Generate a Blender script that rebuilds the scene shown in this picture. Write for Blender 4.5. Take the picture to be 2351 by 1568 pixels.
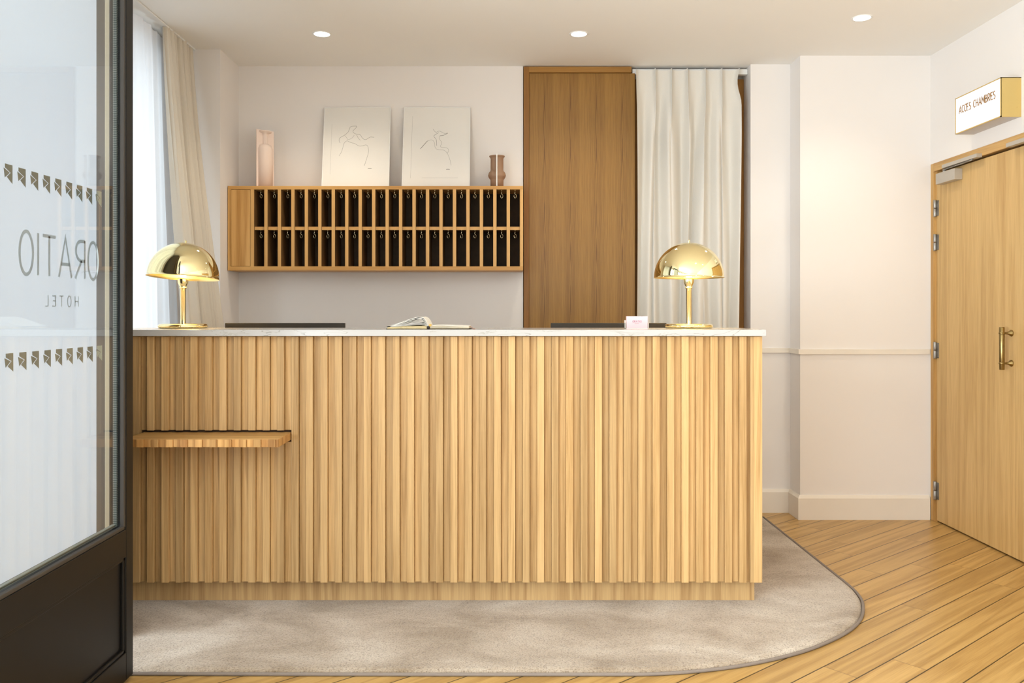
import bpy, bmesh, math, random
from mathutils import Vector, Matrix
random.seed(7)
for o in list(bpy.data.objects): bpy.data.objects.remove(o)
S = bpy.context.scene
C = S.collection
PI = math.pi

# ------------------------------------------------------------------ camera, world, exposure
H, F = 1.17, 1950.0
VX, VY = 1160.0, 715.0
cam = bpy.data.objects.new('camera', bpy.data.cameras.new('camera'))
C.objects.link(cam); S.camera = cam
cam.location = (0, 0, H); cam.rotation_euler = (PI/2, 0, 0)
cam.data.sensor_width = 36; cam.data.lens = F/2351*36
cam.data.shift_x = (1175.5-VX)/2351; cam.data.shift_y = -(784-VY)/2351
cam.data.clip_start = .05
S.view_settings.view_transform = 'Standard'; S.view_settings.look = 'None'
S.view_settings.gamma = 1; S.view_settings.use_curve_mapping = False
S.view_settings.exposure = 0.08
w = bpy.data.worlds.new('daylight'); S.world = w; w.use_nodes = True
w.node_tree.nodes['Background'].inputs[0].default_value = (.80, .90, 1, 1)
w.node_tree.nodes['Background'].inputs[1].default_value = 1.2

def area(name, loc, rot, sx, sy, power, col, spread=PI):
    l = bpy.data.lights.new(name, 'AREA'); l.shape = 'RECTANGLE'; l.size = sx; l.size_y = sy
    l.energy = power; l.color = col; l.spread = spread
    o = bpy.data.objects.new(name, l); C.objects.link(o); o.location = loc; o.rotation_euler = rot
    return o
DAY = (.84, .93, 1)
# daylight standing in the window openings (left wall, and an added window behind the camera)
area('window_daylight', (-2.0, .62, 1.3), (0, -PI/2-.35, 0), 2.1, 1.75, 200, DAY)
area('window_daylight', (-2.0, -1.55, 1.3), (0, -PI/2-.35, 0), 2.1, 2.3, 215, DAY)
area('window_daylight', (-2.05, 3.80, 1.4), (0, -PI/2, 0), 2.0, 1.15, 12, DAY)
area('entrance_daylight', (-2.0, 2.38, 1.3), (0, -PI/2, 0), 2.2, 1.0, 22, DAY)
area('window_daylight', (0.9, -3.75, 1.35), (PI/2+.3, 0, 0), 2.6, 2.0, 16, DAY)  # fill light through the added rear window

# ------------------------------------------------------------------ helpers
def link(name, me, mat=None, parent=None):
    o = bpy.data.objects.new(name, me); C.objects.link(o)
    if mat:
        for m in (mat if isinstance(mat, (list, tuple)) else [mat]): me.materials.append(m)
    if parent: o.parent = parent
    return o
class MB:
    """collects shapes given in world coordinates; built relative to the parent's base"""
    def __init__(s): s.bm = bmesh.new(); s.mi = 0
    def box(s, x0, x1, y0, y1, z0, z1, bev=0):
        b = bmesh.new()
        bmesh.ops.create_cube(b, size=1)
        for v in b.verts:
            v.co = Vector(((x0+x1)/2+v.co.x*(x1-x0), (y0+y1)/2+v.co.y*(y1-y0), (z0+z1)/2+v.co.z*(z1-z0)))
        if bev: bmesh.ops.bevel(b, geom=b.edges[:], offset=bev, segments=2, profile=.5, affect='EDGES')
        s.add(b); return s
    def add(s, b, M=None):
        if M: b.transform(M)
        b.faces.ensure_lookup_table()
        vm = {}
        for v in b.verts: vm[v] = s.bm.verts.new(v.co)
        for f in b.faces:
            try:
                g = s.bm.faces.new([vm[v] for v in f.verts]); g.material_index = s.mi if f.material_index == 0 else f.material_index; g.smooth = f.smooth
            except ValueError: pass
        b.free()
    def lathe(s, prof, c=(0, 0, 0), n=48, axis='Z', smooth=True, M=None, a0=0, a1=2*PI):
        b = bmesh.new(); full = abs(a1-a0-2*PI) < 1e-6
        cols = []
        for i in range(n if full else n+1):
            a = a0+(a1-a0)*i/n
            cols.append([b.verts.new((r*math.cos(a), r*math.sin(a), z)) for r, z in prof])
        for i in range(n):
            A, B = cols[i], cols[(i+1) % len(cols)]
            for j in range(len(prof)-1):
                try: f = b.faces.new((A[j], B[j], B[j+1], A[j+1])); f.smooth = smooth
                except ValueError: pass
        bmesh.ops.remove_doubles(b, verts=b.verts, dist=1e-6)
        if axis == 'X': b.transform(Matrix.Rotation(PI/2, 4, 'Y'))
        if axis == 'Y': b.transform(Matrix.Rotation(-PI/2, 4, 'X'))
        if M: b.transform(M)
        b.transform(Matrix.Translation(c)); s.add(b); return s
    def tube(s, pts, r, n=8, cap=True):
        b = bmesh.new(); rings = []
        P = [Vector(p) for p in pts]
        up = None
        for i, p in enumerate(P):
            t = (P[min(i+1, len(P)-1)]-P[max(i-1, 0)]).normalized()
            if up is None:
                up = Vector((0, 0, 1)) if abs(t.z) < .9 else Vector((0, 1, 0))
            u = (up - t*up.dot(t)).normalized(); v = t.cross(u); up = u
            rr = r[i] if isinstance(r, (list, tuple)) else r
            rings.append([b.verts.new(p+(u*math.cos(2*PI*k/n)+v*math.sin(2*PI*k/n))*rr) for k in range(n)])
        for a, c in zip(rings, rings[1:]):
            for k in range(n):
                f = b.faces.new((a[k], a[(k+1) % n], c[(k+1) % n], c[k])); f.smooth = True
        if cap: b.faces.new(rings[0][::-1]); b.faces.new(rings[-1])
        s.add(b); return s
    def prism(s, pts, axis, a, b_):
        """closed 2D outline extruded along axis from a to b_"""
        def P(p, t):
            return {'X': (t, p[0], p[1]), 'Y': (p[0], t, p[1]), 'Z': (p[0], p[1], t)}[axis]
        b = bmesh.new()
        A = [b.verts.new(P(p, a)) for p in pts]; B = [b.verts.new(P(p, b_)) for p in pts]
        b.faces.new(A); b.faces.new(B[::-1]); n = len(pts)
        for i in range(n): b.faces.new((A[i], B[i], B[(i+1) % n], A[(i+1) % n]))
        bmesh.ops.recalc_face_normals(b, faces=b.faces); s.add(b); return s
    def ribbon(s, fn, line, wdt, th=.0004):
        """a stroke of constant width on a plane; fn maps (u,v,h) to world"""
        L = [Vector(p) for p in line]; b = bmesh.new(); ring = []
        closed = (L[0]-L[-1]).length < 1e-6
        n = len(L)
        for i, p in enumerate(L):
            if closed: a, c = L[(i-1) % (n-1)], L[(i+1) % (n-1)]
            else: a, c = L[max(i-1, 0)], L[min(i+1, n-1)]
            t = (c-a).normalized(); nn = Vector((-t.y, t.x))
            if 0 < i < n-1 or closed:
                d1 = (p-a).normalized(); k = abs(Vector((-d1.y, d1.x)).dot(nn)); nn = nn/max(k, .45)
            w_ = (wdt[i] if isinstance(wdt, (list, tuple)) else wdt)/2
            q, r_ = p+nn*w_, p-nn*w_
            ring.append([b.verts.new(fn(x.x, x.y, h)) for x, h in ((q, 0), (r_, 0), (r_, th), (q, th))])
        for A, B in zip(ring, ring[1:]):
            for k in range(4):
                try: b.faces.new((A[k], A[(k+1) % 4], B[(k+1) % 4], B[k]))
                except ValueError: pass
        if not closed:
            b.faces.new(ring[0]); b.faces.new(ring[-1][::-1])
        bmesh.ops.recalc_face_normals(b, faces=b.faces); s.add(b); return s
    def poly(s, fn, pts, th=.0004):
        b = bmesh.new()
        A = [b.verts.new(fn(p[0], p[1], 0)) for p in pts]; B = [b.verts.new(fn(p[0], p[1], th)) for p in pts]
        b.faces.new(A); b.faces.new(B[::-1]); n = len(pts)
        for i in range(n): b.faces.new((A[i], B[i], B[(i+1) % n], A[(i+1) % n]))
        bmesh.ops.recalc_face_normals(b, faces=b.faces); s.add(b); return s
    def grid(s, fn, nu, nv, th=0, smooth=True):
        b = bmesh.new()
        G = [[b.verts.new(fn(i/nu, j/nv)) for j in range(nv+1)] for i in range(nu+1)]
        for i in range(nu):
            for j in range(nv):
                f = b.faces.new((G[i][j], G[i+1][j], G[i+1][j+1], G[i][j+1])); f.smooth = smooth
        if th: bmesh.ops.solidify(b, geom=b.faces[:], thickness=th)
        s.add(b); return s
    def build(s, name, mat, parent=None):
        me = bpy.data.meshes.new(name)
        if parent:
            q = parent; off = Vector()
            while q: off += q.location; q = q.parent
            s.bm.transform(Matrix.Translation(-off))
        s.bm.to_mesh(me); s.bm.free()
        return link(name, me, mat, parent)
def thing(name, loc, label, cat, group=None):
    o = bpy.data.objects.new(name, None); C.objects.link(o); o.location = loc
    o.empty_display_size = .1
    o['label'] = label; o['category'] = cat
    if group: o['group'] = group
    return o
def struct(o): o['kind'] = 'structure'; return o
def copy_tree(o, parent=None):
    c = o.copy(); C.objects.link(c)
    if parent: c.parent = parent
    for ch in list(o.children): copy_tree(ch, c)
    return c

# ------------------------------------------------------------------ materials
def srgb(r, g, b):
    f = lambda c: (c/255/12.92) if c/255 <= .04045 else ((c/255+.055)/1.055)**2.4
    return (f(r), f(g), f(b), 1)
class NT:
    def __init__(s, name):
        s.m = bpy.data.materials.new(name); s.m.use_nodes = True; s.t = s.m.node_tree
        s.p = s.t.nodes['Principled BSDF']; s.out = s.t.nodes['Material Output']
    def n(s, typ, **kw):
        x = s.t.nodes.new(typ)
        ins = kw.pop('ins', {})
        for k, v in kw.items(): setattr(x, k, v)
        for k, v in ins.items():
            if hasattr(v, 'is_output'): s.t.links.new(v, x.inputs[k])
            else: x.inputs[k].default_value = v
        return x
    def math(s, op, a, b=0, c=0):
        x = s.n('ShaderNodeMath', operation=op, ins={0: a, 1: b})
        if op in ('MULTIPLY_ADD', 'PINGPONG') : pass
        return x.outputs[0]
    def l(s, a, b): s.t.links.new(a, b)
    def ramp(s, fac, stops, interp='LINEAR'):
        r = s.n('ShaderNodeValToRGB', ins={0: fac}); r.color_ramp.interpolation = interp
        e = r.color_ramp.elements
        while len(e) < len(stops): e.new(.5)
        for i, (p, c) in enumerate(stops): e[i].position = p; e[i].color = c
        return r.outputs[0]
    def mix(s, typ, fac, a, b):
        x = s.n('ShaderNodeMix', data_type='RGBA', blend_type=typ)
        for i, v in ((0, fac), (6, a), (7, b)):
            if hasattr(v, 'is_output'): s.l(v, x.inputs[i])
            else: x.inputs[i].default_value = v
        return x.outputs[2]
def simple(name, col, rough=.6, metal=0, var=0, vs=8, bump=0, bs=200, spec=.5, coat=0):
    t = NT(name); t.p.inputs['Roughness'].default_value = rough; t.p.inputs['Metallic'].default_value = metal
    t.p.inputs['Specular IOR Level'].default_value = spec
    if coat: t.p.inputs['Coat Weight'].default_value = coat
    co = t.n('ShaderNodeTexCoord').outputs['Object']
    nz = t.n('ShaderNodeTexNoise', ins={'Vector': co, 'Scale': vs, 'Detail': 4}).outputs[0]
    a = tuple(c*(1-var) for c in col[:3])+(1,); b = tuple(min(1, c*(1+var)) for c in col[:3])+(1,)
    t.l(t.ramp(nz, [(.3, a), (.7, b)]), t.p.inputs['Base Color'])
    if bump:
        n2 = t.n('ShaderNodeTexNoise', ins={'Vector': co, 'Scale': bs, 'Detail': 3}).outputs[0]
        bp = t.n('ShaderNodeBump', ins={'Height': n2, 'Strength': bump, 'Distance': .002})
        t.l(bp.outputs[0], t.p.inputs['Normal'])
    return t.m
def wood(name, dark, light, axis='Z', rot=0, pitch=None, off=0, var=.25, rough=.45, fine=1.0, rings=1.0, joints=False, seam=0, sat=1.0, hue=.0, bump=.12, spec=.4, ra=.42):
    """grain runs along `axis`; optional strips of width `pitch` across the other horizontal axis"""
    t = NT(name); t.p.inputs['Roughness'].default_value = rough; t.p.inputs['Specular IOR Level'].default_value = spec
    co = t.n('ShaderNodeTexCoord').outputs['Object']
    if rot: co = t.n('ShaderNodeVectorRotate', rotation_type='Z_AXIS', ins={'Vector': co, 'Angle': rot}).outputs[0]
    sp = t.n('ShaderNodeSeparateXYZ', ins={0: co})
    X, Y, Z = sp.outputs
    if axis == 'Z': along, cross, third = Z, X, Y
    elif axis == 'X': along, cross, third = X, Y, Z
    else: along, cross, third = Z, Y, X          # axis 'ZY': vertical grain on a plane of constant x
    rnd = None; al = along; cr = cross
    if pitch:
        q = t.math('DIVIDE', t.math('SUBTRACT', cross, off), pitch)
        idx = t.math('FLOOR', q); fr = t.math('FRACT', q)
        wn = t.n('ShaderNodeTexWhiteNoise', noise_dimensions='1D', ins={'W': idx})
        rnd = wn.outputs[0]
        al = t.math('ADD', along, t.math('MULTIPLY', rnd, 37.0))
        if joints:
            L = 1.35
            qq = t.math('DIVIDE', al, L); id2 = t.math('FLOOR', qq); jf = t.math('FRACT', qq)
            wn2 = t.n('ShaderNodeTexWhiteNoise', noise_dimensions='2D', ins={'Vector': t.n('ShaderNodeCombineXYZ', ins={0: idx, 1: id2}).outputs[0]})
            rnd = wn2.outputs[0]
        cr = t.math('ADD', cross, t.math('MULTIPLY', rnd, 11.0))
    vec = t.n('ShaderNodeCombineXYZ', ins={0: t.math('MULTIPLY', cr, 26*fine), 1: t.math('MULTIPLY', third, 26*fine), 2: t.math('MULTIPLY', al, .9)}).outputs[0]
    big = t.n('ShaderNodeTexNoise', ins={'Vector': vec, 'Scale': .55, 'Detail': 2, 'Distortion': .3}).outputs[0]
    ring = t.math('SINE', t.math('MULTIPLY', big, 34*rings))
    ring = t.math('MULTIPLY', t.math('ADD', ring, 1), .5)
    vec2 = t.n('ShaderNodeCombineXYZ', ins={0: t.math('MULTIPLY', cr, 330*fine), 1: t.math('MULTIPLY', third, 330*fine), 2: t.math('MULTIPLY', al, 7)}).outputs[0]
    fn_ = t.n('ShaderNodeTexNoise', ins={'Vector': vec2, 'Scale': 1, 'Detail': 3}).outputs[0]
    f = t.math('ADD', t.math('MULTIPLY', ring, ra), t.math('ADD', t.math('MULTIPLY', fn_, .92-ra), t.math('MULTIPLY', big, .12)))
    mid = tuple((a+b)/2 for a, b in zip(dark, light))
    col = t.ramp(f, [(.2, dark), (.45, mid), (.75, light)])
    if rnd is not None:
        k = t.math('ADD', t.math('MULTIPLY', rnd, 2*var), 1-var)
        col = t.mix('MULTIPLY', 1.0, col, t.n('ShaderNodeCombineColor', ins={0: k, 1: k, 2: k}).outputs[0])
        if seam:
            e = t.math('MINIMUM', fr, t.math('SUBTRACT', 1, fr))
            sm = t.math('LESS_THAN', e, seam)
            if joints:
                e2 = t.math('LESS_THAN', jf, .0022); sm = t.math('MAXIMUM', sm, t.math('MULTIPLY', e2, .6))
            col = t.mix('MIX', sm, col, (.07, .04, .012, 1))
    t.l(col, t.p.inputs['Base Color'])
    bp = t.n('ShaderNodeBump', ins={'Height': f, 'Strength': bump, 'Distance': .001})
    t.l(bp.outputs[0], t.p.inputs['Normal'])
    return t.m
def veneer(name, dark, light, width, off, zc):
    """repeated leaves of crown-cut veneer: fine straight grain with nested arches at each crown"""
    t = NT(name); t.p.inputs['Roughness'].default_value = .42
    co = t.n('ShaderNodeTexCoord').outputs['Object']
    sp = t.n('ShaderNodeSeparateXYZ', ins={0: co}); X, Y, Z = sp.outputs
    q = t.math('DIVIDE', t.math('SUBTRACT', X, off), width)
    u0 = t.math('SUBTRACT', t.math('FRACT', q), .5)
    wob = t.n('ShaderNodeTexNoise', ins={'Vector': t.n('ShaderNodeCombineXYZ', ins={0: u0, 2: t.math('MULTIPLY', Z, 2.0)}).outputs[0], 'Scale': 1.0, 'Detail': 3}).outputs[0]
    u = t.math('ADD', u0, t.math('MULTIPLY', t.math('SUBTRACT', wob, .5), .10))
    au = t.math('ABSOLUTE', u)
    # arches: z - k*u^2 style nested parabolas near the crown, straight lines at the flanks
    para = t.math('ADD', t.math('MULTIPLY', Z, 3.2), t.math('MULTIPLY', t.math('POWER', au, 1.5), 60))
    dist = t.math('ADD', para, t.math('MULTIPLY', wob, 2.2))
    ring = t.math('MULTIPLY', t.math('ADD', t.math('SINE', t.math('MULTIPLY', dist, 6.5)), 1), .5)
    crown = t.math('MAXIMUM', t.math('SUBTRACT', 1, t.math('MULTIPLY', au, 3.0)), 0)
    vec2 = t.n('ShaderNodeCombineXYZ', ins={0: t.math('MULTIPLY', u, 60), 2: t.math('MULTIPLY', Z, 5)}).outputs[0]
    fn_ = t.n('ShaderNodeTexNoise', ins={'Vector': vec2, 'Scale': 1, 'Detail': 4, 'Roughness': .7}).outputs[0]
    vec3 = t.n('ShaderNodeCombineXYZ', ins={0: t.math('MULTIPLY', u, 9), 2: t.math('MULTIPLY', Z, .6)}).outputs[0]
    lo = t.n('ShaderNodeTexNoise', ins={'Vector': vec3, 'Scale': 1, 'Detail': 2}).outputs[0]
    f = t.math('ADD', t.math('MULTIPLY', fn_, .75), t.math('MULTIPLY', lo, .35))
    f = t.math('SUBTRACT', f, t.math('MULTIPLY', t.math('MULTIPLY', t.math('POWER', ring, 2), crown), .26))
    mid = tuple((a+b)/2 for a, b in zip(dark, light))
    t.l(t.ramp(f, [(.3, dark), (.52, mid), (.75, light)]), t.p.inputs['Base Color'])
    return t.m

M = {}
M['wall'] = simple('wall_paint', srgb(238, 232, 227), .85, var=.012, vs=1.5)
M['ceiling'] = simple('ceiling_paint', srgb(247, 245, 241), .9, var=.01, vs=1.5)
M['trim'] = simple('trim_paint', srgb(236, 227, 214), .5, var=.02, vs=5)
M['floor'] = wood('floor_oak', srgb(158, 120, 64), srgb(198, 160, 98), axis='X', rot=-math.radians(39.8), pitch=.1155, off=1.594, var=.06, rough=.33, fine=.8, rings=.9, ra=.32, joints=True, seam=.02)
M['slat'] = wood('oak_slats', srgb(160, 122, 72), srgb(210, 173, 120), axis='Z', pitch=.02834, off=-1.4054+.25, var=.17, fine=1.3, rings=.8, ra=.24)
M['oak'] = wood('oak', srgb(166, 122, 64), srgb(206, 164, 102), axis='Z', fine=.9, rings=.8)
M['oak_h'] = wood('oak_horizontal', srgb(166, 122, 64), srgb(206, 164, 102), axis='X', fine=.9, rings=.6)
M['plinth'] = wood('oak_plinth', srgb(158, 120, 74), srgb(204, 168, 116), axis='Z', fine=.8, rings=.8, ra=.3)
M['door_oak'] = wood('door_oak', srgb(174, 134, 76), srgb(210, 174, 116), axis='ZY', fine=.9, rings=.5, pitch=.155, off=0, var=.03, ra=.25)
M['cab'] = wood('cabinet_oak', srgb(180, 128, 62), srgb(216, 166, 98), axis='X', fine=.9, rings=.5)
M['cab_v'] = wood('cabinet_oak_vertical', srgb(180, 128, 62), srgb(218, 170, 104), axis='Z', fine=.9, rings=.5)
M['cab_in'] = simple('shaded_oak_interior', srgb(116, 80, 36), .7, var=.1)  # oak browned in colour to give the shade inside the deep pigeonholes
M['cab_back'] = simple('dark_back_panel', srgb(66, 46, 24), .7, var=.15, vs=30)
M['veneer'] = veneer('oak_veneer', srgb(114, 76, 24), srgb(172, 128, 58), .152, .02, 2)
M['veneer_f'] = wood('oak_frame_dark', srgb(128, 84, 32), srgb(172, 122, 56), axis='Z', fine=1, rings=.4)
M['brass'] = simple('polished_brass', (.95, .83, .47, 1), .045, 1, var=.0)
M['brass_in'] = simple('brass_inside', (.98, .78, .36, 1), .35, 1)
M['brass_dark'] = simple('aged_brass', (.30, .22, .09, 1), .3, 1, var=.15, vs=60)
M['gold'] = simple('gold_anodised', srgb(214, 186, 118), .42, .55, var=.02)
M['hook'] = simple('hook_brass', (.85, .72, .45, 1), .15, 1)
M['steel'] = simple('steel', (.36, .34, .31, 1), .42, 1, var=.1, vs=40)
M['grey_metal'] = simple('closer_grey', srgb(186, 178, 166), .4, .3)
M['black'] = simple('door_black_paint', srgb(20, 19, 18), .42, var=.1, vs=6, spec=.25)
M['bronze'] = simple('bronze_frame', srgb(66, 57, 47), .5, var=.05)
M['rubber'] = simple('glazing_seal', srgb(58, 54, 50), .5)
M['white'] = simple('white_plastic', srgb(240, 240, 238), .4)
M['frame_white'] = simple('white_frame', srgb(244, 242, 238), .35)
M['paper'] = simple('art_paper', srgb(238, 234, 227), .9, var=.01)
M['ink'] = simple('ink_line', srgb(120, 114, 106), .9)
M['ink_d'] = simple('ink_dark_line', srgb(70, 66, 62), .9)
M['pink_vase'] = simple('pink_ceramic', srgb(246, 224, 210), .75)
M['brown_vase'] = simple('brown_ceramic', srgb(158, 124, 98), .55, var=.03)
M['monitor'] = simple('monitor_black', srgb(52, 44, 32), .5)
M['page'] = simple('book_page', srgb(244, 238, 226), .8, var=.02)
M['page_edge'] = simple('book_page_edge', srgb(222, 200, 150), .8, var=.12, vs=60)
M['cover'] = simple('book_cover', srgb(44, 32, 24), .5)
M['tab'] = simple('yellow_tab', srgb(238, 186, 80), .6)
M['ribbon'] = simple('ribbon_pink', srgb(214, 160, 140), .7)
M['card'] = simple('pink_card', srgb(236, 203, 208), .7)
M['mauve'] = simple('mauve_print', srgb(150, 70, 110), .7)
M['gold_ink'] = simple('sign_lettering', srgb(150, 104, 40), .5)
M['desk'] = simple('desk_laminate', srgb(200, 190, 178), .5)
M['dark_body'] = simple('counter_core', srgb(60, 40, 20), .8)
def curtain_mat(name, col, trans, rough=.9):
    t = NT(name); t.p.inputs['Roughness'].default_value = rough
    co = t.n('ShaderNodeTexCoord').outputs['Object']
    nz = t.n('ShaderNodeTexNoise', ins={'Vector': co, 'Scale': 500, 'Detail': 2}).outputs[0]
    a = tuple(c*.96 for c in col[:3])+(1,)
    cc = t.ramp(nz, [(.3, a), (.7, col)])
    d = t.n('ShaderNodeBsdfDiffuse', ins={0: cc}); tr = t.n('ShaderNodeBsdfTranslucent', ins={0: cc})
    mx = t.n('ShaderNodeMixShader', ins={0: trans, 1: d.outputs[0], 2: tr.outputs[0]})
    t.l(mx.outputs[0], t.out.inputs[0]); t.t.nodes.remove(t.p)
    return t.m
M['sheer'] = curtain_mat('sheer_voile', srgb(246, 247, 250), .5)
M['drape'] = curtain_mat('heavy_linen', srgb(232, 222, 206), .2)
M['drape2'] = curtain_mat('cream_cotton', srgb(240, 235, 226), .10)
M['film'] = curtain_mat('frosted_film', srgb(228, 232, 238), .5)
M['film_mark'] = curtain_mat('film_cut_mark', srgb(180, 180, 168), .65)
M['film_letter'] = curtain_mat('film_lettering', srgb(220, 224, 224), .72)
def glass_mat(name, tint=(1, 1, 1, 1), k=1.0):
    t = NT(name); t.t.nodes.remove(t.p)
    lw = t.n('ShaderNodeLayerWeight', ins={0: .5}).outputs[1]
    fac = t.math('MINIMUM', t.math('ADD', t.math('MULTIPLY', t.math('POWER', lw, 5), .96), .04*k), 1)
    tr = t.n('ShaderNodeBsdfTransparent', ins={0: tint}); g = t.n('ShaderNodeBsdfGlossy', ins={'Roughness': .0})
    mx = t.n('ShaderNodeMixShader', ins={0: fac, 1: tr.outputs[0], 2: g.outputs[0]})
    t.l(mx.outputs[0], t.out.inputs[0]); return t.m
M['glass'] = glass_mat('clear_glass', (.965, .98, .975, 1), 1.5)
def emit(name, col, st):
    t = NT(name); t.t.nodes.remove(t.p)
    e = t.n('ShaderNodeEmission', ins={0: col, 1: st}); t.l(e.outputs[0], t.out.inputs[0]); return t.m
M['bulb'] = emit('lit_bulb', (1, .82, .5, 1), 22)
M['led'] = emit('downlight_lens', (1, .95, .86, 1), 9)
M['sign_face'] = emit('lit_acrylic', (1, .98, .95, 1), 1.25)
def marble():
    t = NT('marble'); t.p.inputs['Roughness'].default_value = .18
    co = t.n('ShaderNodeTexCoord').outputs['Object']
    mp = t.n('ShaderNodeMapping', ins={'Vector': co, 'Scale': (.55, .9, 2.6), 'Rotation': (0, .9, .25)}).outputs[0]
    dz = t.n('ShaderNodeTexNoise', ins={'Vector': mp, 'Scale': 2.2, 'Detail': 5, 'Roughness': .55, 'Distortion': .8}).outputs[0]
    v = t.math('ABSOLUTE', t.math('SUBTRACT', dz, .5))
    c1 = t.ramp(v, [(0, srgb(150, 146, 138)), (.0022, srgb(190, 187, 181)), (.006, srgb(192, 190, 187))])
    d2 = t.n('ShaderNodeTexNoise', ins={'Vector': mp, 'Scale': 6, 'Detail': 5, 'Roughness': .6, 'Distortion': 1.0}).outputs[0]
    v2 = t.math('ABSOLUTE', t.math('SUBTRACT', d2, .58))
    c2 = t.ramp(v2, [(0, srgb(196, 188, 172)), (.004, srgb(240, 238, 232)), (.02, (1, 1, 1, 1))])
    t.l(t.mix('MULTIPLY', .8, c1, c2), t.p.inputs['Base Color']); return t.m
M['marble'] = marble()
def rug():
    t = NT('rug_pile'); t.p.inputs['Roughness'].default_value = 1; t.p.inputs['Specular IOR Level'].default_value = .05
    t.p.inputs['Sheen Weight'].default_value = .4
    co = t.n('ShaderNodeTexCoord').outputs['Object']
    mp = t.n('ShaderNodeMapping', ins={'Vector': co, 'Scale': (1, 1.5, 1)}).outputs[0]
    lo = t.n('ShaderNodeTexNoise', ins={'Vector': mp, 'Scale': 2.4, 'Detail': 4, 'Roughness': .6, 'Distortion': .5}).outputs[0]
    fi = t.n('ShaderNodeTexNoise', ins={'Vector': co, 'Scale': 170, 'Detail': 3, 'Roughness': .7}).outputs[0]
    base = t.ramp(lo, [(.36, srgb(166, 146, 120)), (.52, srgb(198, 182, 162)), (.7, srgb(222, 211, 196))])
    dk = t.ramp(fi, [(.32, srgb(120, 100, 80)), (.47, srgb(225, 218, 210)), (.7, (1, 1, 1, 1))])
    t.l(t.mix('MULTIPLY', .75, base, dk), t.p.inputs['Base Color'])
    bp = t.n('ShaderNodeBump', ins={'Height': fi, 'Strength': .9, 'Distance': .006})
    t.l(bp.outputs[0], t.p.inputs['Normal']); return t.m
M['rug'] = rug()
M['binding'] = simple('rug_binding', srgb(134, 122, 112), .9, bump=.4, bs=300)

# ------------------------------------------------------------------ room shell
CE = 2.61
struct(MB().box(-1.95, 2.55, -3.6, 5.25, -.1, 0).build('floor', M['floor']))
struct(MB().box(-1.95, 2.55, -3.6, 5.25, CE, CE+.12).build('ceiling', M['ceiling']))
# left wall with its three window openings
WZ0, WZ1 = .22, 2.42
def wall_x(x0, x1, y0, y1, holes):
    m = MB(); ys = y0
    for a, b, z0, z1 in holes:
        m.box(x0, x1, ys, a, 0, CE); m.box(x0, x1, a, b, 0, z0)
        if z1 < CE: m.box(x0, x1, a, b, z1, CE)
        ys = b
    m.box(x0, x1, ys, y1, 0, CE); return m
struct(wall_x(-1.93, -1.80, -3.6, 4.664, [(-2.7, -.4, .2, 2.4), (-.2, 1.5, .1, 2.4), (1.84, 2.92, .0, 2.42), (3.2, 4.4, .3, 2.52)]).build('wall_left', M['wall']))
wr = MB().box(2.395, 2.52, 4.77, 5.25, 0, CE).box(2.395, 2.52, 3.02, 4.77, 1.995, CE).box(2.395, 2.52, -3.6, 3.02, 0, CE)
struct(wr.build('wall_right', M['wall']))
m = MB().prism([(-1.93, 4.664), (-1.5655, 4.664), (-1.5655, 4.988), (.105, 4.988), (.105, 5.2), (-1.93, 5.2)], 'Z', 0, CE)
m.prism([(1.43, 5.2), (1.43, 4.95), (1.6606, 4.95), (1.6606, 4.783), (2.395, 4.783), (2.395, 5.2)], 'Z', 0, CE)
m.box(.105, 1.43, 5.14, 5.2, 0, CE)
struct(m.build('wall_back', M['wall']))
m = MB()
m.box(-1.93, -.5, -3.6, -3.48, 0, CE).box(2.2, 2.52, -3.6, -3.48, 0, CE).box(-.5, 2.2, -3.6, -3.48, 0, .35).box(-.5, 2.2, -3.6, -3.48, 2.35, CE)
struct(m.build('wall_rear', M['wall']))
def window(n, ax, p, a, b, z0, z1, mull):
    root = bpy.data.objects.new('window_%d' % n, None); C.objects.link(root); root['kind'] = 'structure'
    root.location = (p, (a+b)/2, z0) if ax == 'x' else ((a+b)/2, p, z0)
    f = MB(); g = MB(); t = .05
    def bx(mm, u0, u1, w0, w1, z_, zz):
        if ax == 'x': mm.box(p+w0, p+w1, u0, u1, z_, zz)
        else: mm.box(u0, u1, p+w0, p+w1, z_, zz)
    bx(f, a, a+t, -.03, .03, z0, z1); bx(f, b-t, b, -.03, .03, z0, z1)
    bx(f, a, b, -.03, .03, z0, z0+t); bx(f, a, b, -.03, .03, z1-t, z1)
    for k in range(1, mull):
        u = a+(b-a)*k/mull; bx(f, u-.025, u+.025, -.03, .03, z0, z1)
    bx(g, a+.02, b-.02, -.004, .004, z0+.02, z1-.02)
    f.build('window_frame', M['bronze'], root); g.build('window_pane', M['glass'], root)
window(1, 'x', -1.87, 3.2, 4.4, .3, 2.52, 2)
window(2, 'x', -1.87, -.2, 1.5, .1, 2.4, 2)
window(3, 'x', -1.87, -2.7, -.4, .2, 2.4, 2)
window(4, 'y', -3.54, -.5, 2.2, .35, 2.35, 3)  # unseen rear window, added to let light in from behind the camera
# stub of frame seen through the clear glass strip: bronze post, cream strip, bronze post
struct(MB().box(-1.80, -1.25, 1.70, 1.79, 0, CE).build('wall_light_block', M['wall']))  # unseen wall added to block window light from the counter's left end
struct(MB().box(-1.80, -1.412, 3.0, 3.1, 0, CE).build('trim_1', M['bronze']))
struct(MB().box(-1.411, -1.386, 2.99, 3.02, 0, CE, .004).build('trim_2', simple('beige_post', srgb(158, 146, 122), .7)))
struct(MB().box(-1.3855, -1.344, 2.995, 3.012, 0, CE).build('trim_3', M['bronze']))
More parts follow.
